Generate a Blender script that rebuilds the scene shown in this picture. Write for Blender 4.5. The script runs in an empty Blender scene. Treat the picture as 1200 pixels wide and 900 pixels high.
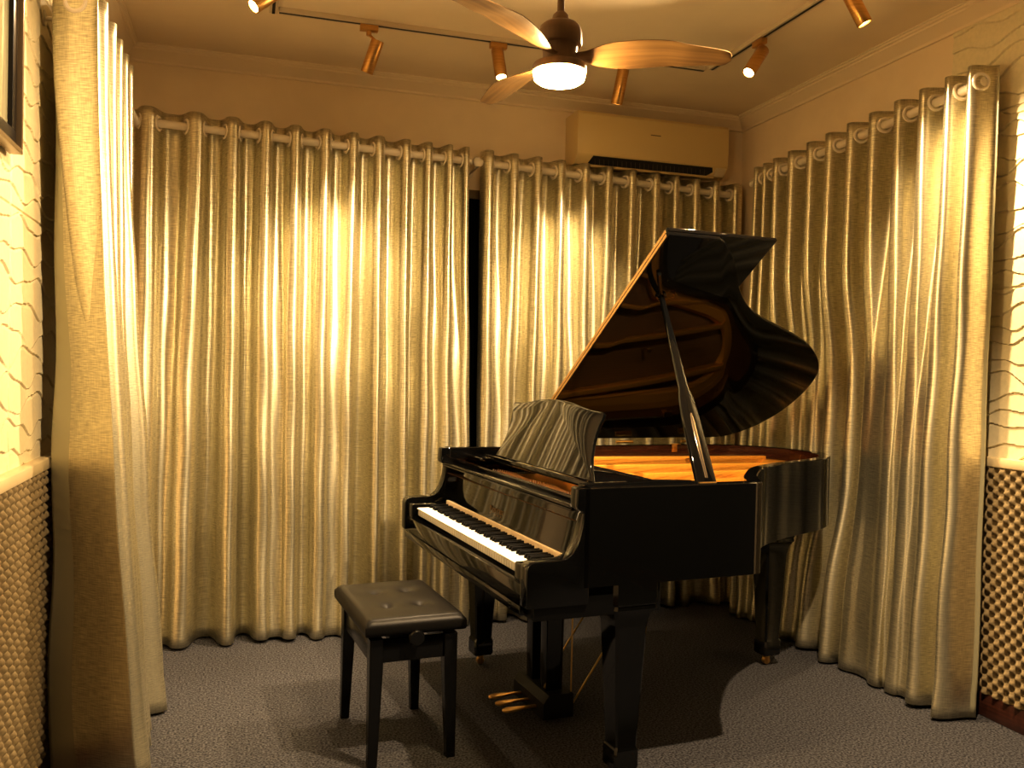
import bpy, bmesh, math, random
from math import sin, cos, pi, radians as R
from mathutils import Vector, Matrix
random.seed(7)
sc = bpy.context.scene
C = sc.collection

# ------------------------------------------------------------------ helpers
def link(name, me, parent=None):
    o = bpy.data.objects.new(name, me); C.objects.link(o)
    if parent is not None: o.parent = parent
    return o
def empty(name, loc=(0,0,0), rot=(0,0,0)):
    o = link(name, None); o.location = loc; o.rotation_euler = rot; o.empty_display_size = .1
    return o
def tag(o, label, cat, group=None):
    o['label'] = label; o['category'] = cat
    if group: o['group'] = group
    return o
def struct(o): o['kind'] = 'structure'; return o

class MB:
    """collects geometry of ONE mesh"""
    def __init__(s): s.bm = bmesh.new()
    def raw(s, verts, faces, mi=0, smooth=False):
        vs = [s.bm.verts.new(v) for v in verts]
        for f in faces:
            try:
                fc = s.bm.faces.new([vs[i] for i in f]); fc.material_index = mi; fc.smooth = smooth
            except ValueError: pass
        return vs
    def box(s, a, b, bev=0, seg=2, mi=0, M=None):
        t = bmesh.new()
        x0,y0,z0 = [min(a[i],b[i]) for i in range(3)]; x1,y1,z1 = [max(a[i],b[i]) for i in range(3)]
        vs = [t.verts.new(v) for v in ((x0,y0,z0),(x1,y0,z0),(x1,y1,z0),(x0,y1,z0),(x0,y0,z1),(x1,y0,z1),(x1,y1,z1),(x0,y1,z1))]
        for f in ((3,2,1,0),(4,5,6,7),(0,1,5,4),(1,2,6,5),(2,3,7,6),(3,0,4,7)): t.faces.new([vs[i] for i in f])
        if bev: bmesh.ops.bevel(t, geom=t.edges[:], offset=bev, segments=seg, profile=.5, affect='EDGES')
        s.merge(t, mi, M); return s
    def merge(s, t, mi=0, M=None, smooth=None):
        if M is not None: bmesh.ops.transform(t, matrix=M, verts=t.verts[:])
        mp = {v: s.bm.verts.new(v.co) for v in t.verts}
        for f in t.faces:
            try:
                n = s.bm.faces.new([mp[v] for v in f.verts]); n.material_index = mi
                n.smooth = f.smooth if smooth is None else smooth
            except ValueError: pass
        t.free()
    def tube(s, pts, r, n=12, mi=0, cap=True):
        pts = [Vector(p) for p in pts]; rs = r if isinstance(r,(list,tuple)) else [r]*len(pts)
        rings = []; ref = None
        for i,p in enumerate(pts):
            d = (pts[min(i+1,len(pts)-1)]-pts[max(i-1,0)]).normalized()
            if ref is None: ref = Vector((0,0,1)) if abs(d.z)<.9 else Vector((1,0,0))
            a = d.cross(ref).normalized(); b = a.cross(d).normalized(); ref = b
            rings.append([s.bm.verts.new(p+(a*cos(2*pi*k/n)+b*sin(2*pi*k/n))*rs[i]) for k in range(n)])
        for i in range(len(rings)-1):
            for k in range(n):
                f = s.bm.faces.new((rings[i][k],rings[i][(k+1)%n],rings[i+1][(k+1)%n],rings[i+1][k])); f.smooth=True; f.material_index=mi
        if cap:
            for rg in (rings[0][::-1], rings[-1]):
                f = s.bm.faces.new(rg); f.material_index=mi
        return s
    def lathe(s, prof, n=32, M=None, mi=0):
        M = M or Matrix(); rings=[]
        for r,z in prof:
            if r<1e-5: rings.append([s.bm.verts.new(M@Vector((0,0,z)))])
            else: rings.append([s.bm.verts.new(M@Vector((r*cos(2*pi*k/n),r*sin(2*pi*k/n),z))) for k in range(n)])
        for i in range(len(rings)-1):
            A,B = rings[i],rings[i+1]
            for k in range(n):
                k2=(k+1)%n
                if len(A)==1 and len(B)==1: continue
                f = (A[0],B[k2],B[k]) if len(A)==1 else (A[k],A[k2],B[0]) if len(B)==1 else (A[k],A[k2],B[k2],B[k])
                try:
                    f = s.bm.faces.new(f); f.smooth=True; f.material_index=mi
                except ValueError: pass
        return s
    def prism(s, poly, fn, h0, h1, bev=0, mi=0, seg=2, side_smooth=False):
        """poly: 2D outline, fn(a,b,h)->3D"""
        t = bmesh.new()
        A=[t.verts.new(fn(a,b,h0)) for a,b in poly]; B=[t.verts.new(fn(a,b,h1)) for a,b in poly]
        n=len(poly)
        t.faces.new(A[::-1]); t.faces.new(B)
        for i in range(n):
            f=t.faces.new((A[i],A[(i+1)%n],B[(i+1)%n],B[i])); f.smooth=side_smooth
        bmesh.ops.recalc_face_normals(t, faces=t.faces[:])
        if bev:
            es=[e for e in t.edges if (e.verts[0] in A and e.verts[1] in A) or (e.verts[0] in B and e.verts[1] in B)]
            bmesh.ops.bevel(t, geom=es, offset=bev, segments=seg, profile=.5, affect='EDGES')
        s.merge(t, mi); return s
    def build(s, name, mat, parent=None, sharp=35, smooth=True, recalc=True):
        if recalc: bmesh.ops.recalc_face_normals(s.bm, faces=s.bm.faces[:])
        me = bpy.data.meshes.new(name); s.bm.to_mesh(me); s.bm.free()
        for m in (mat if isinstance(mat,(list,tuple)) else [mat]): me.materials.append(m)
        if smooth:
            for p in me.polygons: p.use_smooth=True
            me.set_sharp_from_angle(angle=R(sharp))
        return link(name, me, parent)

def catmull(pts, n=8, closed=False):
    out=[]; N=len(pts); rng = range(N) if closed else range(N-1)
    for i in rng:
        if closed: P=[pts[(i+k-1)%N] for k in range(4)]
        else: P=[pts[max(0,min(N-1,i+k-1))] for k in range(4)]
        for j in range(n):
            t=j/n; q=[]
            for d in range(len(P[0])):
                a,b,c,e=[p[d] for p in P]
                q.append(.5*(2*b+(c-a)*t+(2*a-5*b+4*c-e)*t*t+(3*b-a-3*c+e)*t**3))
            out.append(tuple(q))
    if not closed: out.append(tuple(pts[-1]))
    return out
def dup(root, parent=None):
    c=root.copy(); C.objects.link(c)
    if parent is not None: c.parent=parent
    for ch in list(root.children): dup(ch,c)
    return c
def axis_matrix(origin, d):
    d=Vector(d).normalized(); return Matrix.Translation(origin)@d.to_track_quat('Z','Y').to_matrix().to_4x4()

# ------------------------------------------------------------------ materials
def mat(name, col, rough=.5, metal=0, coat=0, spec=.5, emit=None, estr=0, coat_rough=.03, ior=1.5):
    m=bpy.data.materials.new(name); m.use_nodes=True; b=m.node_tree.nodes['Principled BSDF']
    b.inputs['Base Color'].default_value=(*col,1); b.inputs['Roughness'].default_value=rough
    b.inputs['Metallic'].default_value=metal; b.inputs['Coat Weight'].default_value=coat
    b.inputs['Coat Roughness'].default_value=coat_rough; b.inputs['Specular IOR Level'].default_value=spec
    b.inputs['IOR'].default_value=ior
    if emit: b.inputs['Emission Color'].default_value=(*emit,1); b.inputs['Emission Strength'].default_value=estr
    return m
class NT:
    def __init__(s,m): s.t=m.node_tree; s.b=s.t.nodes['Principled BSDF']
    def n(s,typ,**kw):
        x=s.t.nodes.new(typ)
        for k,v in kw.items():
            if k.startswith('i_'): x.inputs[k[2:].replace('_',' ')].default_value=v
            else: setattr(x,k,v)
        return x
    def l(s,a,b): s.t.links.new(a,b)
def noise_mat(name, c1, c2, rough=.6, scale=(1,1,1), nscale=20, detail=4, bump=0, bdist=.01, coord='Object', metal=0, r2=None, **kw):
    m=mat(name,c1,rough,metal,**kw); t=NT(m)
    tc=t.n('ShaderNodeTexCoord'); mp=t.n('ShaderNodeMapping'); mp.inputs['Scale'].default_value=scale
    nz=t.n('ShaderNodeTexNoise'); nz.inputs['Scale'].default_value=nscale; nz.inputs['Detail'].default_value=detail
    t.l(tc.outputs[coord],mp.inputs['Vector']); t.l(mp.outputs[0],nz.inputs['Vector'])
    rp=t.n('ShaderNodeValToRGB'); rp.color_ramp.elements[0].color=(*c1,1); rp.color_ramp.elements[1].color=(*c2,1)
    rp.color_ramp.elements[0].position=.35; rp.color_ramp.elements[1].position=.65
    t.l(nz.outputs['Fac'],rp.inputs[0]); t.l(rp.outputs[0],t.b.inputs['Base Color'])
    if r2 is not None:
        mr=t.n('ShaderNodeMapRange'); mr.inputs['To Min'].default_value=rough; mr.inputs['To Max'].default_value=r2
        t.l(nz.outputs['Fac'],mr.inputs['Value']); t.l(mr.outputs[0],t.b.inputs['Roughness'])
    if bump:
        bp=t.n('ShaderNodeBump'); bp.inputs['Strength'].default_value=bump; bp.inputs['Distance'].default_value=bdist
        t.l(nz.outputs['Fac'],bp.inputs['Height']); t.l(bp.outputs[0],t.b.inputs['Normal'])
    return m

def fabric_mat(name, ca, cb):
    m=mat(name,ca,.38,.92); t=NT(m)
    uv=t.n('ShaderNodeUVMap')
    def nz(sx,sy,det=2):
        mp=t.n('ShaderNodeMapping'); mp.inputs['Scale'].default_value=(sx,sy,1)
        n=t.n('ShaderNodeTexNoise'); n.inputs['Scale'].default_value=1; n.inputs['Detail'].default_value=det
        t.l(uv.outputs[0],mp.inputs[0]); t.l(mp.outputs[0],n.inputs['Vector']); return n
    h=nz(26,330); v=nz(300,22); w=nz(9,.9,3)
    mx=t.n('ShaderNodeMath',operation='MULTIPLY_ADD'); mx.inputs[1].default_value=.72
    sv=t.n('ShaderNodeMath',operation='MULTIPLY'); sv.inputs[1].default_value=.28
    t.l(v.outputs['Fac'],sv.inputs[0]); t.l(h.outputs['Fac'],mx.inputs[0]); t.l(sv.outputs[0],mx.inputs[2])
    rp=t.n('ShaderNodeValToRGB'); e=rp.color_ramp.elements
    e[0].position=.36; e[1].position=.64; e[0].color=(*ca,1); e[1].color=(*cb,1)
    t.l(mx.outputs[0],rp.inputs[0]); t.l(rp.outputs[0],t.b.inputs['Base Color'])
    mr=t.n('ShaderNodeMapRange'); mr.inputs['From Min'].default_value=.35; mr.inputs['From Max'].default_value=.65
    mr.inputs['To Min'].default_value=.44; mr.inputs['To Max'].default_value=.30
    t.l(mx.outputs[0],mr.inputs['Value']); t.l(mr.outputs[0],t.b.inputs['Roughness'])
    tg=t.n('ShaderNodeTangent',direction_type='UV_MAP'); t.l(tg.outputs[0],t.b.inputs['Tangent'])
    t.b.inputs['Anisotropic'].default_value=.5; t.b.inputs['Anisotropic Rotation'].default_value=.25
    b1=t.n('ShaderNodeBump'); b1.inputs['Strength'].default_value=.25; b1.inputs['Distance'].default_value=.0012
    b2=t.n('ShaderNodeBump'); b2.inputs['Strength'].default_value=.16; b2.inputs['Distance'].default_value=.02
    t.l(w.outputs['Fac'],b2.inputs['Height']); t.l(mx.outputs[0],b1.inputs['Height'])
    t.l(b2.outputs[0],b1.inputs['Normal']); t.l(b1.outputs[0],t.b.inputs['Normal'])
    return m

M={}
M['fabric']=fabric_mat('champagne_satin',(.48,.445,.315),(.84,.79,.59))
M['hem']=mat('matte_lining',(.50,.48,.33),.42,.5)
M['lacquer']=mat('black_lacquer',(.003,.003,.003),.045,0,spec=.5)
M['lid_lacquer']=mat('lid_lacquer',(.003,.003,.003),.05,0,spec=.22)
M['edge']=mat('edge_glint',(.72,.45,.18),.38,.7)  # tint carrying the glint of the lid and flap edges
M['satin_black']=mat('satin_black',(.005,.005,.005),.2,0,spec=.3)
M['leather']=noise_mat('black_leather',(.006,.0055,.005),(.010,.009,.008),.38,spec=.13,nscale=260,bump=.12,bdist=.001)
M['rim_wood']=noise_mat('mahogany_inner_rim',(.035,.009,.004),(.055,.015,.007),.25,scale=(3,3,60),nscale=3,coat=.5)
M['gold']=noise_mat('gold_iron_plate',(.78,.36,.045),(.84,.40,.055),.42,nscale=90,bump=.05,bdist=.001,metal=.55)
M['soundboard']=noise_mat('spruce_soundboard',(.22,.10,.03),(.30,.15,.045),.5,scale=(2,60,1),nscale=3)
M['brass']=mat('brass',(.78,.50,.16),.28,1)
M['brass_dull']=mat('worn_brass_pedal',(.72,.44,.14),.32,1)
M['brushed_brass']=noise_mat('brushed_brass',(.60,.34,.10),(.72,.43,.15),.30,scale=(1,1,40),nscale=6,metal=1,r2=.42)
M['white_key']=mat('ivory_white_key',(.86,.85,.82),.22,0,coat=.3)
M['black_key']=mat('black_key',(.003,.003,.003),.45,0,spec=.12)
M['felt']=noise_mat('beige_felt_strip',(.52,.40,.27),(.60,.48,.33),.9,nscale=200)
M['steel']=mat('steel_string',(.55,.50,.42),.3,1)
M['copper']=mat('copper_string',(.55,.27,.12),.35,1)
M['red_felt']=mat('dark_red_felt',(.10,.015,.01),.9)
M['carpet']=noise_mat('grey_carpet',(.013,.0135,.0155),(.104,.103,.113),.95,nscale=120,detail=6,bump=.9,bdist=.008,spec=.1)
M['wall']=noise_mat('cream_plaster',(.82,.68,.47),(.86,.72,.50),.75,nscale=6,bump=.03)
M['ceiling']=noise_mat('ceiling_paint',(.84,.71,.50),(.87,.74,.52),.8,nscale=4,bump=.02)
M['cornice']=mat('cornice_paint',(.84,.71,.50),.6)
M['relief']=noise_mat('wave_relief_plaster',(.74,.66,.44),(.80,.71,.48),.5,nscale=60,bump=.08,bdist=.002)
M['foam']=noise_mat('egg_crate_foam',(.20,.155,.085),(.25,.195,.11),.95,nscale=120,bump=.2,bdist=.003,spec=.1)
M['rail']=mat('cream_rail',(.66,.55,.34),.4)
M['dark_wood']=noise_mat('dark_red_wood',(.035,.012,.007),(.07,.022,.012),.4,scale=(1,1,30),nscale=4)
M['rod']=mat('ivory_rod',(.74,.66,.52),.3,0,coat=.3)
M['ring']=mat('ivory_grommet',(.78,.70,.56),.3,0,coat=.3)
M['dark']=mat('rear_wall_dark',(.010,.009,.008),.9)
M['ac']=mat('cream_ac_plastic',(.70,.54,.25),.35)
M['ac_dark']=mat('ac_vent_dark',(.015,.013,.010),.5)
M['ac_grey']=mat('ac_badge_grey',(.16,.11,.06),.4)
M['fan_wood']=noise_mat('oak_fan_blade',(.165,.09,.032),(.27,.16,.06),.42,scale=(1.2,26,6),nscale=2.2,detail=6)
M['fan_body']=noise_mat('blond_wood_housing',(.22,.135,.07),(.27,.165,.085),.45,scale=(20,20,1.5),nscale=2)
M['lamp']=mat('glowing_diffuser',(1,.9,.7),.4,0,emit=(1,.69,.32),estr=310)
M['lens']=mat('glowing_spot_lens',(1,.9,.7),.3,0,emit=(1,.74,.38),estr=30)
M['track']=mat('track_white',(.66,.56,.40),.4)
M['slot']=mat('track_slot_black',(.02,.015,.01),.5)
M['frame_out']=mat('bronze_frame',(.30,.22,.13),.3,.8)
M['frame_in']=mat('black_frame_liner',(.01,.008,.006),.3)
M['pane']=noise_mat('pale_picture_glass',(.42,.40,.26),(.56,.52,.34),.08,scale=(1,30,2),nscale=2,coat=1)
M['emblem']=mat('gold_emblem',(.20,.12,.04),.5,.6)
M['matte_black']=mat('matte_black',(.006,.006,.006),.5,spec=.2)
M['rubber']=mat('dark_caster',(.03,.02,.012),.4)

# ------------------------------------------------------------------ camera
f=1020.58; yaw,pitch,roll=R(17.0538),R(.9085),R(1.3221)
Fv=Vector((sin(yaw)*cos(pitch),cos(yaw)*cos(pitch),-sin(pitch))); R0=Vector((cos(yaw),-sin(yaw),0)); U0=R0.cross(Fv)
r_=R0*cos(roll)+U0*sin(roll); u_=-R0*sin(roll)+U0*cos(roll)
cd=bpy.data.cameras.new('camera'); cam=bpy.data.objects.new('camera',cd); C.objects.link(cam)
m3=Matrix((r_,u_,-Fv)).transposed(); cam.matrix_world=Matrix.Translation((0,0,1.4))@m3.to_4x4()
cd.sensor_fit='HORIZONTAL'; cd.sensor_width=36; cd.lens=f/1200*36; cd.clip_start=.05
sc.camera=cam

# ------------------------------------------------------------------ room shell
XL,XR,YB,YF,ZC=-.64,3.0,4.90,-1.9,3.02
def slab(name,a,b,m): return struct(MB().box(a,b).build(name,m,smooth=False))
slab('floor',(XL-.1,YF-.1,-.06),(XR+.1,YB+.1,0),M['carpet'])
slab('ceiling',(XL-.1,YF-.1,ZC),(XR+.1,YB+.1,ZC+.06),M['ceiling'])
slab('wall_back',(XL-.1,YB,0),(XR+.1,YB+.1,ZC),M['wall'])
slab('wall_left',(XL-.1,YF,0),(XL,YB,ZC),M['wall'])
slab('wall_right',(XR,1.9,0),(XR+.1,YB,ZC),M['wall'])
slab('wall_right_rear',(XR,YF,0),(XR+.1,1.9,ZC),M['dark'])
slab('wall_front',(XL-.1,YF-.1,0),(XR+.1,YF,ZC),M['dark'])
wn=MB(); wn.box((-.25,YB-.012,.35),(2.65,YB-.004,2.40)); struct(wn.build('gap_backing',mat('gap_backing_dark',(.004,.005,.006),.06),smooth=False))  # dark pane added behind the curtains to darken the gap between them
wf=MB()
for x in (-.25,.70,1.65,2.60): wf.box((x,YB-.03,.35),(x+.05,YB-.001,2.40),.003)
wf.box((-.25,YB-.03,.32),(2.65,YB-.001,.37),.003); wf.box((-.25,YB-.03,2.38),(2.65,YB-.001,2.43),.003)
struct(wf.build('gap_backing_frame',M['frame_out']))  # bars around the added pane
# stepped cornice
cp=[(0,2.945),(.012,2.945),(.014,2.957),(.020,2.962),(.040,2.975),(.060,2.992),(.066,2.994),(.068,3.003),(.078,3.005),(.082,3.012),(.09,3.013),(.09,ZC+.001),(0,ZC+.001)]
def cornice(name,fn,l0,l1): return struct(MB().prism(cp,fn,l0,l1).build(name,M['cornice'],sharp=25))
cornice('trim_1',lambda a,b,h:(h,YB-a,b),XL,XR)
cornice('trim_2',lambda a,b,h:(XL+a,h,b),YF,YB)
cornice('trim_3',lambda a,b,h:(XR-a,h,b),YF,YB)
# wave-relief plaster on both side walls, up to where the curtains hang
def relief(name,x0,sgn,y0,y1,z0,z1,seams_z,seams_y,seed,amp=.0062):
    rnd=random.Random(seed); lines=[]; z=z0-.15
    while z<z1+.2:
        lines.append((z,rnd.uniform(.012,.030),rnd.uniform(.36,.52),rnd.uniform(0,6.28),rnd.uniform(.004,.012),rnd.uniform(.15,.25),rnd.uniform(0,6.28)))
        z+=rnd.uniform(.050,.092)
    dy,dz=.0045,.0042; ny=int((y1-y0)/dy); nz=int((z1-z0)/dz); vs=[]; fs=[]
    for i in range(ny+1):
        y=y0+(y1-y0)*i/ny
        zk=sorted(l[0]+l[1]*sin(2*pi*y/l[2]+l[3])+l[4]*sin(2*pi*y/l[5]+l[6]) for l in lines)
        k=0
        for j in range(nz+1):
            z=z0+(z1-z0)*j/nz
            while k<len(zk)-2 and zk[k+1]<z: k+=1
            fr=(z-zk[k])/max(.02,zk[k+1]-zk[k]); fr=max(0,min(1,fr))
            h=.003+amp*(1-fr)**1.2
            if fr>.93: h=.0010
            if any(abs(z-s)<.004 for s in seams_z) or any(abs(y-s)<.006 for s in seams_y): h=.0005
            vs.append((x0+sgn*h,y,z))
    for i in range(ny):
        for j in range(nz):
            a=i*(nz+1)+j; q=(a,a+nz+1,a+nz+2,a+1); fs.append(q if sgn>0 else q[::-1])
    me=bpy.data.meshes.new(name); me.from_pydata(vs,[],fs); me.materials.append(M['relief'])
    for p in me.polygons: p.use_smooth=True
    me.set_sharp_from_angle(angle=R(40))
    return struct(link(name,me))
relief('wall_left_relief',XL,1,2.35,3.40,1.08,2.945,(1.83,2.56),(2.755,),3,.0042)
relief('wall_right_relief',XR,-1,2.3,3.17,1.085,2.945,(1.785,2.527),(2.40,),11)
struct(MB().box((XL,YF,1.045),(XL+.04,3.6,1.083),.006).build('trim_4',M['rail']))
struct(MB().box((XR-.04,1.9,1.045),(XR,3.3,1.085),.006).build('trim_5',M['rail']))
struct(MB().box((XR-.03,YF,0),(XR,3.3,.10),.004).build('baseboard_right',M['dark_wood']))
struct(MB().box((XL,YF,0),(XL+.03,3.6,.10),.004).build('baseboard_left',M['dark_wood']))
# egg-crate foam dados
def foam(name,x0,sgn,y0,y1,z0,z1,P,amp):
    s=P/9; ny=int((y1-y0)/s); nz=int((z1-z0)/s); vs=[];fs=[]
    for i in range(ny+1):
        for j in range(nz+1):
            y=y0+(y1-y0)*i/ny; z=z0+(z1-z0)*j/nz
            c=.5+.5*cos(2*pi*y/P)*cos(2*pi*z/P)
            vs.append((x0+sgn*(.012+amp*c**.8),y,z))
    for i in range(ny):
        for j in range(nz):
            a=i*(nz+1)+j; q=(a,a+nz+1,a+nz+2,a+1); fs.append(q if sgn>0 else q[::-1])
    me=bpy.data.meshes.new(name); me.from_pydata(vs,[],fs); me.materials.append(M['foam'])
    for p in me.polygons: p.use_smooth=True
    return link(name,me)
tag(foam('acoustic_foam',XL,1,2.1,3.3,.10,1.045,.056,.030),'tan egg-crate acoustic foam on the wall beside the picture frame','acoustic foam')
tag(foam('acoustic_foam',XR,-1,2.1,3.1,.10,1.045,.054,.040),'brown egg-crate acoustic foam under the rail by the dark red wooden baseboard','acoustic foam')

# ------------------------------------------------------------------ curtains
def curtain(name,label,origin,d,n,ctrl,zt0,zt1,amp=(.055,.07),flare=.09,hem_cols=None,seed=1,ringside=1,push=None,zrod=None,sh0=.0,ampb=None):
    """ctrl: list of (s, phase in half turns) : even = crest, odd = trough.  origin + d*s + n*offset"""
    rnd=random.Random(seed); d=Vector(d); n=Vector(n); o=Vector(origin)
    PER=20; cols=[]
    ss=[c[0] for c in ctrl]; N=len(ctrl)
    for i in range(N-1):
        a=ss[max(0,i-1)];b=ss[i];c=ss[i+1];e=ss[min(N-1,i+2)]
        for k in range(PER):
            t=k/PER; lin=b+(c-b)*t; cm=.5*(2*b+(c-a)*t+(2*a-5*b+4*c-e)*t*t+(3*b-a-3*c+e)*t**3)
            cols.append((.5*lin+.5*cm,ctrl[i][1]+(ctrl[i+1][1]-ctrl[i][1])*t))
    cols.append((ss[-1],ctrl[-1][1]))
    smin,smax=min(ss),max(ss)
    F={}
    def fold(k):
        if k<=0: return (1,0,0,.1,0,0)
        if k not in F: F[k]=(rnd.uniform(.75,1.2),rnd.uniform(-.02,.02),rnd.uniform(-1.5,1.5),rnd.uniform(.1,.55),rnd.uniform(-.03,.03),rnd.uniform(-.01,.012))
        return F[k]
    def mixf(ph,idx):
        k=math.floor(ph/2); t=ph/2-k; t=t*t*(3-2*t); return fold(k)[idx]*(1-t)+fold(k+1)[idx]*t
    X={}
    def ext(k):
        if k not in X:
            rk=random.Random(seed*1000+k)
            X[k]=-.95 if k<0 else 1.0 if k==0 else rk.uniform(.72,1.12) if k%2==0 else -rk.choice((-.5,-.35,-.1,.2,.7,1.1,1.45))
        return X[k]
    NZ=56; vs=[];uvs=[];fs=[]; arc=0; prev=None; fmi=[]
    for ci,(s,ph) in enumerate(cols):
        zt=zt0+(zt1-zt0)*(s-smin)/(smax-smin)
        p0=None
        for j in range(NZ+1):
            t=j/NZ; zb=.014+mixf(ph,5)*.6
            z=zt+(zb-zt)*t
            low=min(1,max(0,(t-.04)/.5)); low=low*low*(3-2*low)
            A=(amp[0]+(amp[1]-amp[0])*t)*(1+(mixf(ph,0)-1)*low)
            cw=cos(pi*ph); wt=math.tanh(1.5*(cw-.16))/math.tanh(1.3)
            k0=math.floor(ph); q=ph-k0; q=q*q*(3-2*q)
            wl=ext(k0)*(1-q)+ext(k0+1)*q
            w=wt*(1-low)+wl*low
            w2=cos(2*pi*ph+mixf(ph,2))*mixf(ph,3)*low*.05
            off=A*(w+w2)+flare*t**1.6*(.6+.4*(w*.5+.5))*(1 if ph>=0 or not hem_cols else max(0,ph+1)**.7)
            lat=(.001+.007*low)*sin(2*pi*ph)+mixf(ph,4)*t*low+mixf(ph,1)*low*.6
            off+=.006*sin(z*9+ph*2.1)*low*sin(ph*1.7+seed)
            if t>.955: off+=.003
            if push: off-=push(s,z)
            P=o+d*(s+lat)+n*off; P.z=z
            if j==6: p0=P
            vs.append(P)
        if prev is not None: arc+=(p0-prev).length
        prev=p0
        uvs+= [(arc,v.z) for v in vs[-(NZ+1):]]
    for i in range(len(cols)-1):
        hm = hem_cols and hem_cols[0]<=cols[i][1]<hem_cols[1]
        for j in range(NZ):
            a=i*(NZ+1)+j; fs.append((a,a+1,a+NZ+2,a+NZ+1)); fmi.append(1 if hm else 0)
    me=bpy.data.meshes.new(name); me.from_pydata([tuple(v) for v in vs],[],fs)
    me.materials.append(M['fabric']); me.materials.append(M['hem'])
    ul=me.uv_layers.new(name='UVMap')
    for p in me.polygons:
        p.use_smooth=True; p.material_index=fmi[p.index]
        for li in p.loop_indices: ul.data[li].uv=uvs[me.loops[li].vertex_index]
    ob=link(name,me); sd=ob.modifiers.new('thickness','SOLIDIFY'); sd.thickness=.0025; sd.offset=0
    tag(ob,label,'curtain')
    # grommets where the cloth crosses the rod
    gm=None
    for i in range(N-1):
        a,b=ctrl[i],ctrl[i+1]
        if abs(b[1]-a[1])<.9: continue
        cr=int(PER*.45+.5); ci=i*PER+(cr if round(a[1])%2==0 else PER-cr); s=cols[ci][0]; row=int(.066/( (zt0)/NZ)+.5)
        zt=zt0+(zt1-zt0)*(s-smin)/(smax-smin); z=zt-.066
        s_=s; P=o+d*s_; P.z=z
        va=vs[(ci-1)*(NZ+1)+1]; vb=vs[(ci+1)*(NZ+1)+1]; tg=(vb-va); tg.z=0; tg.normalize()
        nrm=Vector((tg.y,-tg.x,0))
        off=(vs[ci*(NZ+1)+1]-(o+d*s)).dot(n); P=P+n*off; la=(vs[ci*(NZ+1)+1]-(o+d*s)); P=o+d*s+Vector((la.x,la.y,0)); P.z=z
        if gm is None:
            mb=MB(); prof=[(.0320+.0078*cos(q*pi/4),.0060*sin(q*pi/4)) for q in range(9)]
            mb.lathe(prof,20); g=mb.build('grommet',M['ring'],ob); gm=g.data
        else: g=link('grommet',gm,ob)
        g.matrix_local=axis_matrix(P,nrm)
    return ob
def ctrl_from(crests,start,end):
    c=[start] if isinstance(start[0],float) else list(start)
    for i,s in enumerate(crests):
        c.append((s,2*i))
        if i<len(crests)-1: c.append(((s+crests[i+1])/2,2*i+1))
    c+= [end] if isinstance(end[0],float) else list(end)
    return c
# back wall rods run very slightly askew
bo=Vector((-.42,4.60,0)); bd=Vector((3.2,.18,0)).normalized(); bn=Vector((bd.y,-bd.x,0))
def bs(x): return (x+.42)/bd.x
bl=[-.474,-.25,-.079,.08,.227,.377,.521,.656,.802,.923,1.042,1.134]
br=[1.271,1.417,1.56,1.701,1.855,2.002,2.158,2.317,2.45,2.591,2.729,2.875]
curtain('curtain','wide champagne satin curtain on the back wall behind the padded stool',bo,bd,bn,
    ctrl_from([bs(x) for x in bl],(bs(-.55),-1.),(bs(1.165),2*11+.6)),2.633,2.612,seed=4,amp=(.05,.074),flare=.06)
curtain('curtain','champagne satin curtain hanging below the air conditioner, behind the raised piano lid',bo,bd,bn,
    ctrl_from([bs(x) for x in br],(bs(1.232),-.5),(bs(2.945),2*11+.6)),2.610,2.576,seed=9,amp=(.05,.074),flare=.05)
rc=[2.885,3.004,3.15,3.302,3.472,3.631,3.795,3.95,4.116,4.26,4.361,4.448]
curtain('curtain','champagne satin curtain on the right wall, beside the piano tail',(2.86,0,0),(0,1,0),(-1,0,0),
    ctrl_from(rc,(2.835,-.9),(4.50,23.)),2.688,2.608,seed=5,amp=(.052,.062),flare=.075,hem_cols=(-1.,-.8),push=lambda s,z:.075*math.exp(-((s-3.85)/.42)**4)*math.exp(-((z-1.15)/.6)**4))
lc=[2.95,3.16,3.36,3.53,3.70,3.84]
curtain('curtain','bright champagne satin curtain gathered along the left wall, next to the picture frame',(-.52,0,0),(0,1,0),(1,0,0),
    ctrl_from(lc,(3.12,-1.),(3.90,10.9)),2.573,2.593,seed=6,amp=(.068,.075),flare=.15,hem_cols=(-1.,-.65))
def rod(p0,p1,label,ball=(0,0),br=()):
    p0,p1=Vector(p0),Vector(p1); o=MB().tube([p0,p1],.0195,18).build('curtain_rod',M['rod']); tag(o,label,'curtain rod')
    for q,b in ((p0,ball[0]),(p1,ball[1])):
        if b: MB().lathe([(0,-.028),(.017,-.024),(.028,-.008),(.029,.004),(.020,.021),(.0,.028)],20,Matrix.Translation(q)).build('finial',M['rod'],o)
    for t,dirw,l in br:
        q=p0.lerp(p1,t); m=MB(); w=Vector(dirw)
        m.tube([q+Vector((0,0,-.02)),q+Vector((0,0,-.022))+w*l],.007,10); m.tube([q+w*(l-.006)+Vector((0,0,-.022)),q+w*l+Vector((0,0,-.022))],.024,16)
        m.build('bracket',M['rod'],o)
def bp(x,z,dn=0): q=bo+bd*bs(x)+bn*dn; return (q.x,q.y,z)
rod(bp(-.53,2.566),bp(1.175,2.546),'ivory curtain rod holding the wide curtain behind the stool',(0,0),[(.004,(0,1,0),.28)])
rod(bp(1.210,2.546),bp(2.88,2.512),'ivory curtain rod with ball end below the air conditioner',(1,1),[(.003,(0,1,0),.21)])
rod((2.86,2.855,2.620),(2.86,4.56,2.541),'ivory curtain rod on the right wall, sloping away above the piano tail',(0,0),[(.05,(1,0,0),.135)])
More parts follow.
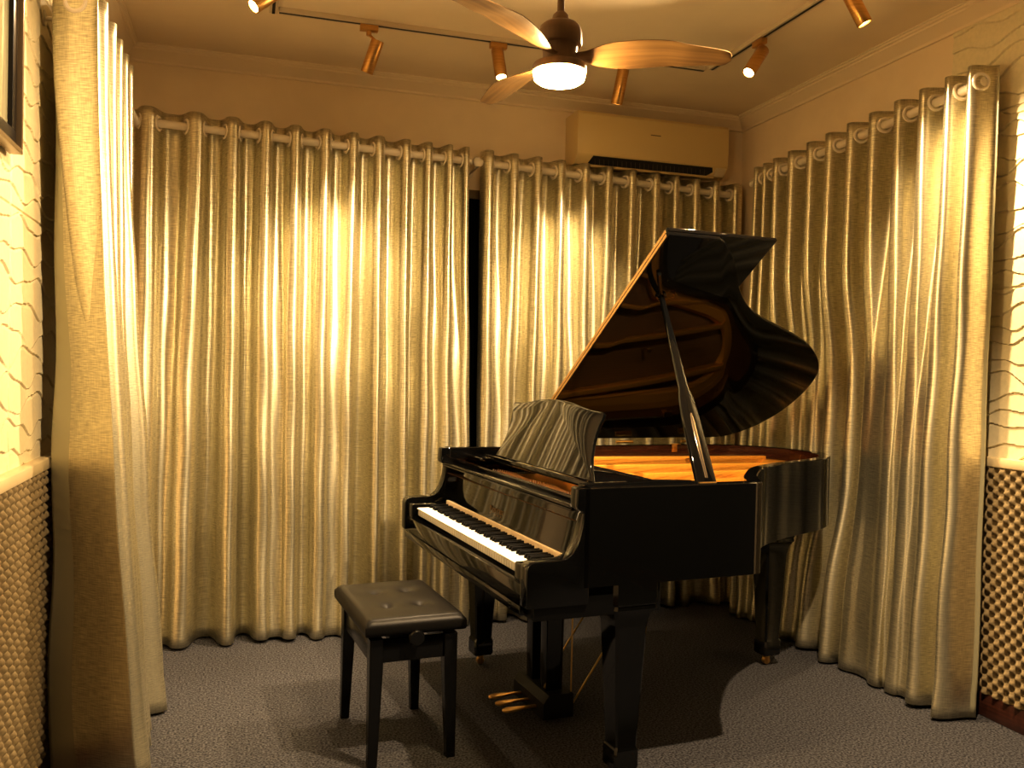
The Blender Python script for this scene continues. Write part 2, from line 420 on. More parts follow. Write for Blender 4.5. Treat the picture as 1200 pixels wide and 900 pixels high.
rod((-.52,3.00,2.509),(-.52,4.52,2.542),'ivory curtain rod on the left wall above the gathered curtain',(0,0),[(.08,(-1,0,0),.115)])

# ------------------------------------------------------------------ grand piano
W=1.4959; HR=1.025; PO=(.720548,4.08062,0); PROT=R(5.342)
piano=tag(empty('grand_piano',PO,(0,0,PROT)),'black lacquered grand piano with its lid propped open','piano')
def P(u,v,z): return (v,-u,z)
def loc2w(u,v,z): return Matrix.Translation(PO)@Matrix.Rotation(PROT,4,'Z')@Vector(P(u,v,z))
L=M['lacquer']
tail=catmull([(W,.60),(W,.87),(1.455,.925),(1.36,.985),(1.25,1.075),(1.12,1.20),(1.025,1.34),(.955,1.49),(.90,1.63),(.83,1.78),(.735,1.90),(.61,1.985),(.46,2.02),(.30,1.995),(.16,1.915),(.06,1.79),(.008,1.62),(0,1.45),(0,1.2),(0,.64)],7)
outer=[(W,.20)]+tail+[(0,.20)]
def inset(pl,dist):
    out=[];n=len(pl)
    for i,p in enumerate(pl):
        a=Vector(pl[max(0,i-1)]);b=Vector(pl[min(n-1,i+1)]); t=(b-a).normalized()
        out.append((p[0]-t.y*dist*1, p[1]+t.x*dist) if False else (p[0]+(-t.y)*dist,p[1]+(t.x)*dist))
    return out
_i=inset(outer,.05)
if _i[0][0]>W: _i=inset(outer,-.05)
inner=_i
ins_sign = .05 if inset(outer,.05)[0][0]<W else -.05
def off(dist): return inset(outer, dist if ins_sign>0 else -dist)
mb=MB()
lay=[(off(.0),.700,0),(off(0),HR-.004,0),(off(.004),HR,0),(off(.046),HR,0),(off(.05),HR-.004,0),(off(.05),.86,1)]
rows=[[mb.bm.verts.new(P(u,v,z)) for u,v in pl] for pl,z,_ in lay]
rows.append([mb.bm.verts.new(P(u,v,.700)) for u,v in off(.05)])
for k in range(len(rows)-1):
    for i in range(len(outer)-1):
        fc=mb.bm.faces.new((rows[k][i],rows[k][i+1],rows[k+1][i+1],rows[k+1][i])); fc.material_index=1 if (k==4 and outer[i][1]>.66) else 0
for i in range(len(outer)-1): mb.bm.faces.new((rows[-1][i],rows[-1][i+1],rows[0][i+1],rows[0][i]))
for e in (0,-1):
    mb.bm.faces.new([r[e] for r in rows])
mb.build('rim',[L,M['rim_wood']],piano,sharp=40)
# key arms
arm=[(0,.650),(.004,.645),(.0,.765)]
arm=[(0.003,.645),(0,.650),(0,.768),(.004,.781),(.013,.790),(.028,.794),(.12,.796),(.142,.802),(.160,.816),(.176,.842),(.187,.872),(.194,.905),(.197,.938),(.194,.946),(.178,.951),(.172,.958),(.171,.970),(.174,1.020),(.178,HR),(.22,HR),(.22,.645)]
for u0,u1 in ((0,.058),(W-.058,W)):
    MB().prism(arm,lambda a,b,h:P(h,a,b),u0,u1,bev=.004).build('key_arm',L,piano,sharp=30)
MB().box(P(.012,.03,.60),P(W-.012,.50,.708),.006).build('keybed',M['satin_black'],piano)
ks=MB(); ks.box(P(.058,.004,.645),P(W-.058,.0325,.712),.004); ks.box(P(.058,.001,.610),P(W-.058,.03,.643),.006); ks.build('key_slip',L,piano)
K0=.1365; KP=1.222/52
for a,b in ((.058,K0-.003),(K0+1.225,W-.058)):
    MB().box(P(a,.012,.655),P(b,.20,.772),.005).build('key_block',L,piano)
# keys
wk=MB(); wk.box(P(0,.040,.722),P(KP-.0012,.215,.757),.0016); wk.box(P(.0005,.034,.750),P(KP-.0017,.05,.7565),.0015)
wk=wk.build('white_key',M['white_key'],piano); wk.location=P(K0,0,0)
for i in range(1,52):
    k=wk.copy(); C.objects.link(k); k.location=P(K0+i*KP,0,0)
t=bmesh.new()
bkb=MB(); pr=[(.088,.7575),(.093,.7715),(.215,.772),(.215,.757)]
def bkfn(a,b,h):
    tp=(b-.757)/.013; return P(h*(1-.22*tp),a,b)
bkb.prism(pr,bkfn,-.0066,.0066,bev=.001); bk0=bkb.build('black_key',M['black_key'],piano); first=True
for i in range(51):
    if i%7 in (0,2,3,5,6):     # A C D F G carry a sharp above
        k=bk0 if first else bk0.copy()
        if not first: C.objects.link(k)
        first=False; k.location=P(K0+(i+1)*KP,0,0)
t.free()
MB().box(P(K0-.003,.176,.757),P(K0+1.225,.195,.787),.002).build('felt_strip',M['felt'],piano)
fb=[(.186,.785),(.190,.80),(.199,.84),(.207,.88),(.213,.92),(.216,.942),(.23,.946),(.24,.94),(.24,.785)]
MB().prism(fb,lambda a,b,h:P(h,a,b),.060,W-.060,bev=.002).build('fallboard',L,piano,sharp=30)
fm=MB(); fm.box(P(.060,.176,.942),P(W-.060,.222,.9475),.002); fm.box(P(.060,.182,.948),P(W-.060,.222,.960),.003); fm.build('fallboard_moulding',L,piano)
# small gilt emblem on the fallboard
em=MB()
def mk(u,z,du,dz):
    v0=.2065-(z-.785)*.10*1.0
    v0=.190+(z-.80)*.222
    em.box(P(u-du/2,v0-.0012,z-dz/2),P(u+du/2,v0+.003,z+dz/2))
for u,z,du,dz in [(.655,.826,.004,.034),(.668,.826,.004,.034),(.6615,.812,.012,.004),(.685,.822,.004,.026),(.703,.822,.004,.026),(.694,.834,.016,.004),(.694,.822,.016,.004),(.715,.824,.004,.03),(.722,.812,.012,.004),(.737,.824,.005,.03),(.748,.836,.016,.004),(.748,.812,.016,.004),(.760,.824,.005,.03),(.774,.824,.005,.03),(.783,.812,.016,.004),(.783,.836,.016,.004),(.795,.826,.004,.026)]: mk(u,z,du,dz)
em.build('emblem',M['emblem'],piano,smooth=False)
# shelf in front of the pin block, desk tray, side rails
MB().box(P(.058,.218,.930),P(W-.058,.25,.955),.003).build('front_rail',L,piano)
MB().box(P(.058,.238,.955),P(W-.058,.252,.972),.003).build('front_rail',L,piano)
tr=MB(); tr.box(P(.28,.318,.992),P(1.28,.352,1.006),.003); tr.box(P(.28,.312,.992),P(1.28,.322,1.014),.003); tr.box(P(.28,.352,.992),P(1.28,.60,1.002),.003)
tr.build('desk_tray',L,piano)
for u0,u1 in ((.06,.27),(1.29,W-.06)):
    MB().box(P(u0,.30,.978),P(u1,.60,.992),.003).build('desk_rail',L,piano)
td=R(75); cu=.778
half=[(0,.284),(.07,.2835),(.14,.279),(.21,.271),(.27,.263),(.33,.257),(.385,.2555),(.415,.254),(.428,.246),(.427,.232),(.415,.205),(.407,.165),(.409,.125),(.421,.08),(.445,.035),(.470,.008),(.478,0)]
desk=[(a,b) for a,b in half]+[(-a,b) for a,b in half[::-1] if a>0]
MB().prism(desk,lambda a,b,h:P(cu+a,.350+b*cos(td)+h*sin(td),1.010+b*sin(td)-h*cos(td)),0,.014,bev=.003).build('music_desk',L,piano)
MB().tube([P(.5,.45,1.004),P(.5,.405,1.14)],.006).build('desk_strut',M['brass'],piano)
MB().tube([P(1.05,.45,1.004),P(1.05,.405,1.14)],.006).build('desk_strut',M['brass'],piano)
# treble-side inner filler
MB().prism([(.22,.93),(.22,1.028),(.40,1.030),(.50,1.033),(.58,1.031),(.66,1.027),(.72,1.022),(.72,.93)],lambda a,b,h:P(h,a,b),W-.10,W-.045,bev=.003).build('inner_cheek',L,piano)
# iron plate
def shrink(dist): return [(u,v) for u,v in off(dist) if v>.27]
ip=shrink(.052); plate=MB()
oo=off(.052); o2=off(.175); 
sel=[i for i,(u,v) in enumerate(oo)]
def ring(pa,za,pb,zb,mi=0):
    A=[plate.bm.verts.new(P(max(.0,u),v,za)) for u,v in pa]; B=[plate.bm.verts.new(P(u,v,zb)) for u,v in pb]
    for i in range(len(A)-1):
        fc=plate.bm.faces.new((A[i],A[i+1],B[i+1],B[i])); fc.material_index=mi
def offr(d): q=off(d); return [q[i] for i in range(len(q)) if outer[i][1]>.63]
ring(offr(.052),.958,offr(.095),.966); ring(offr(.095),.966,offr(.150),.966); ring(offr(.150),.966,offr(.165),.935)
# pin block web, full width at the front
plate.box(P(.40,.255,.90),P(W-.06,.62,.935),.004)
MB().box(P(.055,.255,.86),P(.398,.64,.938),.003).build('inner_cheek',M['satin_black'],piano)
# struts
for (ua,va,ub,vb) in ((.16,.6,.30,1.86),(.52,.6,.62,1.86),(.86,.6,.83,1.66),(1.12,.6,1.08,1.12)):
    dv=Vector((ub-ua,vb-va)).normalized(); nn=Vector((-dv.y,dv.x))*.016
    q=[(ua+nn.x,va+nn.y),(ub+nn.x,vb+nn.y),(ub-nn.x,vb-nn.y),(ua-nn.x,va-nn.y)]
    plate.prism(q,lambda a,b,h:P(a,b,h),.925,.985,bev=.004)
# raised round boss with hole
plate.lathe([(.048,.94),(.048,.972),(.043,.978),(.034,.978),(.030,.972),(.030,.93)],28,Matrix.Translation(P(.90,1.37,0)))
plate.build('iron_plate',M['gold'],piano,sharp=35)
sb=MB(); sp=[(u,v) for u,v in off(.051) if True]
sb.bm.faces.new([sb.bm.verts.new(P(u,v,.905)) for u,v in sp]); sb.build('soundboard',M['soundboard'],piano,smooth=False)
st=MB(); 
for i in range(64):
    a=i/63; ua=.12+1.28*a; va=.64; ub=.20+.92*a**.9+.0; vb=1.86-.95*a**1.25
    wdt=.0016 if a<.3 else .0009
    st.raw([P(ua-wdt,va,.972),P(ua+wdt,va,.972),P(ub+wdt,vb,.968),P(ub-wdt,vb,.968)],[(0,1,2,3)],0)
o=st.build('strings',M['copper'],piano,smooth=False,recalc=False); o['kind']='stuff'
dm=MB()
for i in range(60):
    u=.13+i*.0205; dm.box(P(u-.006,.655,.975),P(u+.006,.69,.992),.001,1)
o=dm.build('dampers',M['satin_black'],piano,smooth=False); o['kind']='stuff'
tp=MB()
for i in range(18,74):
    for j in range(3):
        u=.12+i*.0172; v=.285+j*.022+.012*sin(i*.3); tp.tube([P(u,v,.93),P(u,v-.004,.962)],.0032,6)
o=tp.build('tuning_pins',M['steel'],piano); o['kind']='stuff'
# lock plate and post seen across the inside
lk=MB(); lk.box(P(.051,1.452,.985),P(.056,1.486,1.030),.002); lk.tube([P(.056,1.469,1.007),P(.060,1.469,1.007)],.009,14); lk.box(P(.05,1.445,1.026),P(.075,1.495,1.031),.001)
lk.build('lock_plate',M['brass'],piano)
MB().lathe([(.010,.93),(.010,.972),(.008,.975),(.008,.982),(.0145,.985),(.0145,.995),(.006,.999),(0,.999)],16,Matrix.Translation(P(.48,1.27,0))).build('brass_post',M['brass'],piano)
# underside beams
for (ua,va,ub,vb) in ((.10,.62,W-.06,.62),(.15,.6,.45,1.9),(.75,.6,.70,1.85),(1.30,.6,1.0,1.25)):
    dv=Vector((ub-ua,vb-va)).normalized(); nn=Vector((-dv.y,dv.x))*.05
    MB().prism([(ua+nn.x,va+nn.y),(ub+nn.x,vb+nn.y),(ub-nn.x,vb-nn.y),(ua-nn.x,va-nn.y)],lambda a,b,h:P(a,b,h),.71,.88,bev=.004).build('bracing_beam',M['satin_black'],piano)
# lid : hinge line along the bass side
PH=R(34.5666); HZ=HR+.03
def LP(a,v,h=0):   # a along the lid from the hinge, h above its lower face
    return P(-.01+a*cos(PH)-h*sin(PH),v,HZ+a*sin(PH)+h*cos(PH))
ld=[(0,.652),(1.512,.652),(1.512,.80)]+catmull([(1.512,.88),(1.485,.925),(1.383,1.030),(1.231,1.150),(1.12,1.27),(1.045,1.40),(.99,1.53),(.931,1.663),(.855,1.80),(.745,1.93),(.62,2.012),(.464,2.045),(.30,2.035),(.16,1.985),(.06,1.90),(.008,1.80),(0,1.62)],6)
lid=MB().prism(ld,LP,0,.018,bev=.004).build('lid',M['lid_lacquer'],piano,sharp=30)
MB().prism([(.004,.656),(1.512,.656),(1.512,1.156),(.004,1.156)],LP,.0205,.0385,bev=.004).build('lid_front_flap',L,piano,sharp=30)
for v in (.8,1.2,1.6):
    MB().tube([P(-.008,v-.05,HR+.012),P(-.008,v+.05,HR+.012)],.008,10).build('lid_hinge',M['brass'],piano)
for nm,h0,h1,v0 in (('lid_edge_glint',.0035,.0150,.6512),('flap_edge_glint',.0235,.0355,.6552)):  # gold tint put into added strips for the lamp glint on both front edges
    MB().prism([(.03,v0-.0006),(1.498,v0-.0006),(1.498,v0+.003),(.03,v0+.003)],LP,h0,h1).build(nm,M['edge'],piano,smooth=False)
# prop stick
pb=Vector(P(1.462,.690,1.005)); pt=Vector(LP(1.17,.800,-.004)); ax=(pt-pb); ln=ax.length; ax.normalize()
wd=Vector(P(0,1,0)); wd=(wd-ax*wd.dot(ax)).normalized(); th=ax.cross(wd).normalized()
def PF(a,b,h): return tuple(pb+ax*(b*ln)+wd*a+th*h)
hw=[(0,.040),(.15,.038),(.34,.034),(.42,.030),(.48,.019),(.56,.0165),(.75,.013),(.95,.009),(1.0,.008)]
MB().prism([(w,b) for b,w in hw]+[(-w,b) for b,w in hw[::-1]],PF,-.009,.009,bev=.003).build('lid_prop',L,piano)
slot=MB()
for sgn in (-1,1):
    slot.prism([(-.006,.04),(.006,.04),(.008,.30),(.004,.345),(0,.35),(-.004,.345),(-.008,.30)],PF,sgn*.0085,sgn*.0115,bev=.001)
slot.build('prop_inlay',mat('polished_slot',(.30,.24,.17),.12,.8),piano)
MB().tube([tuple(pt),LP(1.31,.715,-.012)],.008,10).build('short_prop',M['satin_black'],piano)
MB().lathe([(.022,0),(.022,.008),(.016,.012),(.010,.008),(0,.008)],20,axis_matrix(LP(1.17,.80,0),Vector(LP(1.17,.8,-1))-Vector(LP(1.17,.8,0)))).build('prop_cup',M['satin_black'],piano)
MB().tube([P(1.462,.655,1.018),P(1.462,.725,1.018)],.010,10).build('prop_pivot',M['brass'],piano)
# legs
def leg(u,v,top):
    mb=MB(); prof=[(.700,.088,.0),(.632,.088,0),(.626,.084,0),(.612,.086,0),(.595,.074,0),(.575,.066,0),(.55,.0615,0),(.50,.0585,0),(.135,.0405,0),(.128,.044,0),(.122,.0465,0),(.062,.0465,0),(.055,.042,0)]
    rs=[]
    for z,h,_ in prof:
        c=h*.16; rs.append([mb.bm.verts.new(P(u+a,v+b,z)) for a,b in ((-h+c,-h),(h-c,-h),(h,-h+c),(h,h-c),(h-c,h),(-h+c,h),(-h,h-c),(-h,-h+c))])
    for i in range(len(rs)-1):
        for k in range(8): mb.bm.faces.new((rs[i][k],rs[i][(k+1)%8],rs[i+1][(k+1)%8],rs[i+1][k]))
    mb.bm.faces.new(rs[0]); mb.bm.faces.new(rs[-1])
    lg=mb.build('leg',L,piano,sharp=30)
    c=MB(); c.lathe([(.0,.056),(.020,.056),(.020,.045),(.014,.043),(.014,.036),(0,.036)],16,Matrix.Translation(P(u,v,0)))
    c.lathe([(0,-.012),(.012,-.013),(.018,-.010),(.018,.010),(.012,.013),(0,.012)],18,Matrix.Translation(P(u-.006,v,.019))@Matrix.Rotation(R(90),4,'X'))
    c.box(P(u+.010,v-.006,.015),P(u+.015,v+.006,.044)); c.box(P(u-.026,v-.006,.015),P(u-.021,v+.006,.044))
    c.build('caster',M['brass_dull'] ,lg)
leg(1.408,.402,0); leg(.145,.36,0); leg(.585,1.68,0)
# pedal lyre
for u0 in (.655,.795):
    MB().prism([(.375,.085),(.368,.66),(.452,.66),(.445,.085)],lambda a,b,h:P(h,a,b),u0,u0+.062,bev=.004).build('lyre_post',L,piano)
MB().prism([(.343,.022),(.343,.088),(.366,.118),(.374,.120),(.470,.120),(.475,.115),(.475,.022)],lambda a,b,h:P(h,a,b),.595,.905,bev=.004).build('pedal_box',M['matte_black'],piano,sharp=25)
for u0 in (.675,.752,.829):
    sh=[(.345,.0085),(.31,.0085),(.285,.011),(.262,.017),(.238,.021),(.218,.0205),(.204,.014),(.199,.004)]
    poly=[(u0+w,v) for v,w in sh]+[(u0-w,v) for v,w in sh[::-1]]
    def pf(a,b,h): return P(a,b,h+.050-.05*max(0,.30-b)**1.2)
    MB().prism(poly,pf,0,.010,bev=.004,seg=3).build('pedal',M['brass_dull'],piano,sharp=60)
for u0 in (.685,.752,.890):
    MB().tube([P(u0,.468,.10),P(u0,.468,.66)],.0035,8).build('pedal_rod',M['brass'],piano)
for u0 in (.615,.885):
    MB().tube([P(u0,.473,.06),P(u0,.93,.72)],.0042,8).build('lyre_brace',M['brass'],piano)

# ------------------------------------------------------------------ stool (square to the piano)
sl=empty('piano_stool',tuple(loc2w(.790,-.228,0)),(0,0,PROT)); tag(sl,'black padded piano stool with buttoned leather top','stool')
SX,SY=.160,.250      # half extents of the leg frame along (v,u)
# cushion with four buttoned dimples
cx,cy=.182,.274; NX,NY=40,56; cush=MB(); but=[(-.062,-.10),(.062,-.10),(-.062,.10),(.062,.10)]
def csurf(i,j):
    x=-cx+2*cx*i/NX; y=-cy+2*cy*j/NY
    ex=1-abs(x)/cx; ey=1-abs(y)/cy
    e=min(1,ex/.16); g=min(1,ey/.11)
    z=.508+.018*math.sqrt(max(0,1-(1-e)**2))*math.sqrt(max(0,1-(1-g)**2))+.006*(1-(x/cx)**2)*(1-(y/cy)**2)
    for bx,by in but:
        d=math.hypot(x-bx,y-by); z-=.017*math.exp(-(d/.019)**1.4)+.004*math.exp(-(d/.05)**2)
    return (x,y,z)
g=[[cush.bm.verts.new(csurf(i,j)) for j in range(NY+1)] for i in range(NX+1)]
for i in range(NX):
    for j in range(NY): cush.bm.faces.new((g[i][j],g[i+1][j],g[i+1][j+1],g[i][j+1]))
per=[(i,0) for i in range(NX)]+[(NX,j) for j in range(NY)]+[(i,NY) for i in range(NX,0,-1)]+[(0,j) for j in range(NY,0,-1)]
prev=[g[i][j] for i,j in per]
for z,sx in ((.500,1.012),(.485,1.014),(.474,1.006),(.468,.985)):
    cur=[cush.bm.verts.new((g[i][j].co.x*sx,g[i][j].co.y*sx,z)) for i,j in per]
    for k in range(len(per)): cush.bm.faces.new((prev[k],prev[(k+1)%len(per)],cur[(k+1)%len(per)],cur[k]))
    prev=cur
cush.bm.faces.new(prev); seat=cush.build('seat',M['leather'],sl,sharp=60)
for bx,by in but:
    MB().lathe([(.0085,-.004),(.008,.000),(.005,.002),(0,.0025)],14,Matrix.Translation((bx,by,.5085))).build('button',M['leather'],seat)
ap=MB(); ap.box((-SX+.004,-SY+.010,.365),(SX-.004,-SY+.030,.446),.002); ap.box((-SX+.004,SY-.030,.365),(SX-.004,SY-.010,.446),.002)
ap.box((-SX+.006,-SY+.01,.365),(-SX+.026,SY-.01,.446),.002); ap.box((SX-.026,-SY+.01,.365),(SX-.006,SY-.01,.446),.002)
ap.build('apron',M['satin_black'],sl)
mf=MB(); mf.box((-.06,-.13,.40),(.06,.13,.470),.003); mf.tube([(0,-SY-.01,.452),(0,SY+.005,.452)],.008,10); mf.build('lift_frame',M['satin_black'],sl)
for sy in (-1,1):
    MB().lathe([(0,0),(.014,0),(.014,.012),(.027,.016),(.029,.022),(.029,.038),(.024,.044),(0,.045)],24,axis_matrix((0,sy*(SY-.012),.452),(0,sy,0))).build('knob',M['satin_black'],sl)
for sx in (-1,1):
    for sy in (-1,1):
        mb=MB(); rs=[]
        for z,h in ((.450,.024),(.35,.024),(0,.0165)):
            ox,oy=sx*(SX-h),sy*(SY-h); c=.003
            rs.append([mb.bm.verts.new((ox+a,oy+b,z)) for a,b in ((-h+c,-h),(h-c,-h),(h,-h+c),(h,h-c),(h-c,h),(-h+c,h),(-h,h-c),(-h,-h+c))])
        for i in range(2):
            for k in range(8): mb.bm.faces.new((rs[i][k],rs[i][(k+1)%8],rs[i+1][(k+1)%8],rs[i+1][k]))
        mb.bm.faces.new(rs[0]); mb.bm.faces.new(rs[-1]); mb.build('leg',M['satin_black'],sl,sharp=30)

# ------------------------------------------------------------------ ceiling fan
FX,FY=.862,2.41; ZB=2.306
fan=tag(empty('ceiling_fan',(FX,FY,ZB)),'three-blade oak ceiling fan with a glowing round lamp','ceiling fan')
fan.rotation_euler=(0,0,0)
MB().lathe([(0,ZC-ZB),(.065,ZC-ZB),(.065,ZC-ZB-.02),(.055,ZC-ZB-.05),(.02,ZC-ZB-.075),(0,ZC-ZB-.075)],32).build('canopy',M['fan_body'],fan)
MB().tube([(0,0,.14),(0,0,ZC-ZB-.04)],.0105,16).build('downrod',M['fan_body'],fan)
MB().lathe([(.0,.140),(.014,.140),(.022,.132),(.027,.114),(.032,.110),(.048,.106),(.058,.097),(.0635,.08),(.0645,.048),(.062,.044),(.052,.042),(.050,.020),(.050,-.012),(0,-.012)],40).build('motor_housing',M['fan_body'],fan)
MB().lathe([(0,-.008),(.062,-.008),(.076,-.012),(.079,-.018),(.080,-.034),(.0765,-.036),(0,-.036)],40).build('lamp_ring',M['fan_body'],fan)
MB().lathe([(.0,-.030),(.0745,-.031),(.0752,-.045),(.073,-.055),(.062,-.063),(.035,-.068),(0,-.069)],40).build('lamp_diffuser',M['lamp'],fan)
def blade(ang,par):
    sec=[]; RB=.495
    cl=[(.045,.022,.020,.25,0),(.075,.024,.026,.32,0),(.10,.034,.036,.40,.0),(.14,.050,.048,.40,.004),(.19,.066,.058,.34,.008),(.25,.074,.062,.28,.012),(.31,.073,.060,.24,.014),(.37,.066,.054,.20,.008),(.43,.054,.046,.18,.004),(.465,.048,.042,.17,.000),(.485,.038,.034,.16,-.002),(.494,.018,.016,.16,-.003)]
    cl=catmull(cl,4); mb=MB(); rows=[]
    for r,wl,wt,tw,dz in cl:
        row=[]
        for k in range(9):
            q=-1+2*k/8; y=(wl if q>0 else wt)*q*.95
            th=.0055*(1-q*q)+.001
            row.append((r,y,y*math.tan(tw)*-.9+dz,th))
        rows.append(row)
    T=[[mb.bm.verts.new((a,b,c+t)) for a,b,c,t in row] for row in rows]; Bq=[[mb.bm.verts.new((a,b,c-t)) for a,b,c,t in row] for row in rows]
    for i in range(len(rows)-1):
        for k in range(8):
            mb.bm.faces.new((T[i][k],T[i][k+1],T[i+1][k+1],T[i+1][k])); mb.bm.faces.new((Bq[i][k+1],Bq[i][k],Bq[i+1][k],Bq[i+1][k+1]))
        for k,s in ((0,1),(8,-1)):
            mb.bm.faces.new((T[i][k],T[i+1][k],Bq[i+1][k],Bq[i][k]))
    for i in (0,-1):
        mb.bm.faces.new(T[i]+Bq[i][::-1])
    b=mb.build('blade',M['fan_wood'],fan,sharp=50); b.rotation_euler=(0,0,ang); b.location=(0,0,.012); return b
for a in (-20.,99.,219.): blade(R(a),fan)

# ------------------------------------------------------------------ air conditioner
ac=tag(empty('air_conditioner',(2.29,YB,2.585)),'cream wall-mounted air conditioner with open vent above the curtains','air conditioner')
AX=.49; DY=.205
prof=[(0,0.032),(-.10,.018),(-.155,.022),(-DY+.004,.072),(-DY,.082),(-DY,.30),(-DY+.012,.318),(-.17,.322),(0,.322)]
def acf(a,b,h): return (h,a,b)
acm=MB().prism(prof,acf,-AX,AX,bev=.004); acm.build('casing',M['ac'],ac,sharp=25)
# vent opening: a recessed dark mouth along the sloped underside
def slope(t,q): # along x=t ; q 0 front..1 back on the sloped face
    y=-DY+.004+q*(DY-.004-.155)*1.0; z=.072-q*.050; return (t,y,z)
vn=Vector((0,-.050,-.046)).normalized()
def vp(t,q,h): s=Vector(slope(t,q))+vn*h; return tuple(s)
vent=MB(); vent.prism([(-.385,.04),(.385,.04),(.40,.55),(.365,.96),(-.41,.96)],vp,-.002,.0025); vent.build('vent',M['ac_dark'],ac,smooth=False)
gr=MB()
for i in range(26):
    t=-.375+i*.0285; gr.raw([vp(t,.35,.003),vp(t+.012,.9,.003),vp(t+.014,.9,.007),vp(t+.002,.35,.007)],[(0,1,2,3)])
gr.build('grille',mat('ac_grille',(.10,.08,.055),.5),ac,smooth=False)
MB().prism([(-.40,-.10),(.40,-.10),(.40,.07),(-.40,.07)],vp,.003,.007,bev=.001).build('louver',M['ac'],ac)
MB().prism([(-.42,.93),(.42,.93),(.42,1.12),(-.42,1.12)],vp,.002,.008,bev=.001).build('louver',M['ac'],ac)
MB().box((-.03,-DY-.002,.215),(.035,-DY+.002,.220)).build('badge',M['ac_grey'],ac)
MB().prism([(.415,.1),(.48,.1),(.48,.9),(.415,.9)],vp,.0,.006,bev=.001).build('display',M['rail'],ac)

# ------------------------------------------------------------------ tracks and spotlights
def track(a,b,label):
    a,b=Vector(a),Vector(b); d=(b-a).normalized(); n=Vector((-d.y,d.x,0)); mb=MB(); mb2=MB()
    for mm,w,z0,z1 in ((mb,.019,ZC-.020,ZC+.001),(mb2,.0065,ZC-.0215,ZC-.018)):
        t=[a+n*w,b+n*w,b-n*w,a-n*w]
        mm.prism([(q.x,q.y) for q in t],lambda x,y,h:(x,y,h),z0,z1)
    o=mb.build('lighting_track',M['track'],smooth=False); mb2.build('slot',M['slot'],o,smooth=False); return tag(o,label,'lighting track')
TY,TX=4.13,2.315
track((.12,TY,0),(TX-.03,TY,0),'white lighting track along the ceiling in front of the back wall')
track((TX,TY-.03,0),(TX,1.4,0),'white lighting track along the ceiling on the air conditioner side, running towards the viewer')
track((.095,TY+.02,0),(.095,1.4,0),'white lighting track running towards the viewer, nearest the left wall')
def spot(base,head,tip,label,watts,ang=48,glow=True,rail='x',blend=1.0,aim=None):
    b=Vector(base); h=Vector(head); t=Vector(tip); d=(t-h).normalized(); ln=(t-h).length; rad=.030
    root=tag(empty('track_spotlight',base),label,'spotlight','brass track spotlights')
    T=Matrix.Translation(-b)
    s=MB(); e=(.042,.016) if rail=='x' else (.016,.042); s.box((-e[0],-e[1],-.030),(e[0],e[1],-.002),.003); s.tube([(0,0,-.03),(0,0,-.05)],.012,12); s.build('adapter',M['brushed_brass'],root)
    mid=h+d*.035
    MB().tube([(0,0,-.045),tuple((h+d*.01)-b),tuple(mid-b)],[.007,.007,.006],10).build('stem',M['brushed_brass'],root)
    A=axis_matrix(h-b,d)
    hd=MB().lathe([(0,0),(rad-.002,0),(rad,.003),(rad,ln-.002),(rad-.001,ln),(rad-.005,ln),(rad-.006,ln-.012),(0,ln-.012)],32,A).build('head',M['brushed_brass'],root)
    MB().lathe([(0,ln-.0105),(rad-.0065,ln-.0105),(rad-.0065,ln-.009),(0,ln-.008)],28,A).build('lens',M['lens'] if glow else M['lens'],root)
    ld=bpy.data.lights.new('spot_beam','SPOT'); ld.energy=watts*.72; ld.spot_size=R(ang); ld.spot_blend=blend; ld.shadow_soft_size=.022; ld.color=(1,.72,.42)
    lo=bpy.data.objects.new('spot_beam',ld); C.objects.link(lo); lo.parent=root
    dd=d if aim is None else (Vector(aim)-t).normalized()
    lo.matrix_local=axis_matrix(t+d*.004-b,-dd)
    return root
ZT=ZC-.02
G='brass track spotlight '
spot((.095,3.745,ZT),(.104,3.735,2.938),(.006,3.695,2.842),G+'glowing at the top edge, nearest the left wall',85,105,rail='y',aim=(-.25,2.5,1.1))
spot((.527,TY,ZT),(.569,TY,2.935),(.527,TY+.055,2.795),G+'turned away to the back wall, left of the fan',330,72,aim=(.25,4.62,.4))
spot((1.157,TY,ZT),(1.150,TY-.005,2.962),(1.163,TY-.045,2.818),G+'glowing just beside the fan, over the shorter rear blade',230,92,aim=(.9,2.9,.3))
spot((1.815,TY,ZT),(1.825,TY,2.955),(1.815,TY+.055,2.79),G+'turned to the wall under the long fan blade',190,54,aim=(1.72,4.74,1.7))
spot((TX,3.655,ZT),(TX+.005,3.63,2.945),(2.225,3.60,2.815),G+'glowing beyond the tip of the long fan blade',360,100,rail='y',aim=(.1,2.7,1.75))
spot((TX,3.03,ZT),(TX+.002,3.01,2.955),(2.375,2.985,2.835),G+'at the top edge, nearest the right wall curtain',250,84,rail='y')
# one more lamp further along, out of the picture, lighting the piano from the player's right
kd=bpy.data.lights.new('spot_beam','SPOT'); kd.energy=330; kd.spot_size=R(96); kd.spot_blend=.8; kd.shadow_soft_size=.025; kd.color=(1,.725,.43)
ko=bpy.data.objects.new('spot_beam',kd); C.objects.link(ko); ko.matrix_world=axis_matrix((1.62,1.80,2.85),Vector((0,-.25,1)))

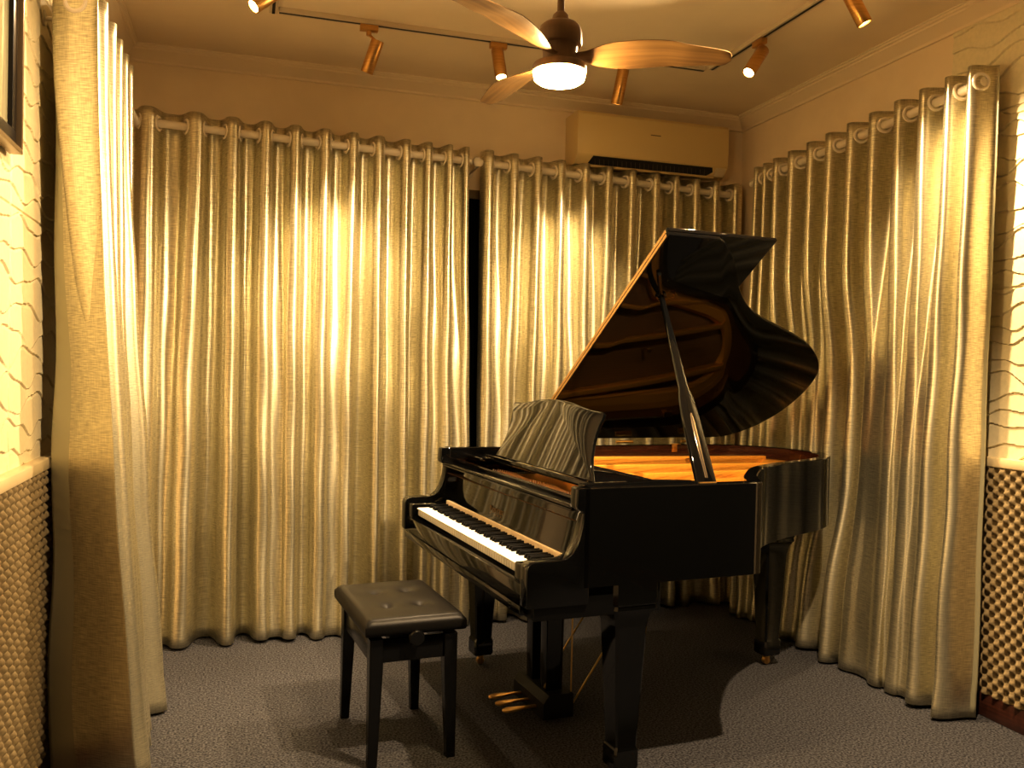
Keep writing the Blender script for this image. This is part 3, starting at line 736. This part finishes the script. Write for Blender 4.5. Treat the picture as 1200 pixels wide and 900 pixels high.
fill_left=bpy.data.lights.new('spot_beam','SPOT'); fill_left.energy=200; fill_left.spot_size=R(50); fill_left.spot_blend=1; fill_left.shadow_soft_size=.025; fill_left.color=(1,.725,.43)  # unseen fill without a fixture, added to brighten the left curtain
fill_left_ob=bpy.data.objects.new('spot_beam',fill_left); C.objects.link(fill_left_ob); fill_left_ob.matrix_world=axis_matrix((.75,1.5,2.85),Vector((.75,1.5,2.85))-Vector((-.35,3.1,1.75)))

fill_back=bpy.data.lights.new('spot_beam','SPOT'); fill_back.energy=210; fill_back.spot_size=R(58); fill_back.spot_blend=1; fill_back.shadow_soft_size=.025; fill_back.color=(1,.725,.43)  # second added fill, no fixture, lifting the back curtains from the front
fill_back_ob=bpy.data.objects.new('spot_beam',fill_back); C.objects.link(fill_back_ob); fill_back_ob.matrix_world=axis_matrix((1.95,1.75,2.86),Vector((1.95,1.75,2.86))-Vector((.75,4.6,.95)))

# ------------------------------------------------------------------ picture frame on the left wall
pf=tag(empty('picture_frame',(XL+.012,2.30,2.35)),'bronze-edged glazed picture frame with black liner on the wave-relief wall','picture frame')
def frame(a,b,y0,y1,z0,z1,w,name,m):
    mb=MB(); mb.box((a,y0,z0),(b,y1,z0+w),.002); mb.box((a,y0,z1-w),(b,y1,z1),.002); mb.box((a,y0,z0+w),(b,y0+w,z1-w),.002); mb.box((a,y1-w,z0+w),(b,y1,z1-w),.002); mb.build(name,m,pf)
frame(0,.034,-.42,.398,-.39,.39,.014,'outer_frame',M['frame_out'])
frame(0,.020,-.406,.384,-.376,.376,.045,'liner',M['frame_in'])
MB().box((0.002,-.361,-.331),(.008,.339,.331)).build('glass',M['pane'],pf,smooth=False)

# ------------------------------------------------------------------ world / view
w=bpy.data.worlds.new('world'); sc.world=w; w.use_nodes=True
w.node_tree.nodes['Background'].inputs[0].default_value=(.9,.8,.6,1); w.node_tree.nodes['Background'].inputs[1].default_value=.0
sc.view_settings.view_transform='Standard'; sc.view_settings.look='None'; sc.view_settings.exposure=.85; sc.view_settings.gamma=.87
sc.cycles.use_denoising=True; sc.cycles.max_bounces=8; sc.cycles.sample_clamp_indirect=6
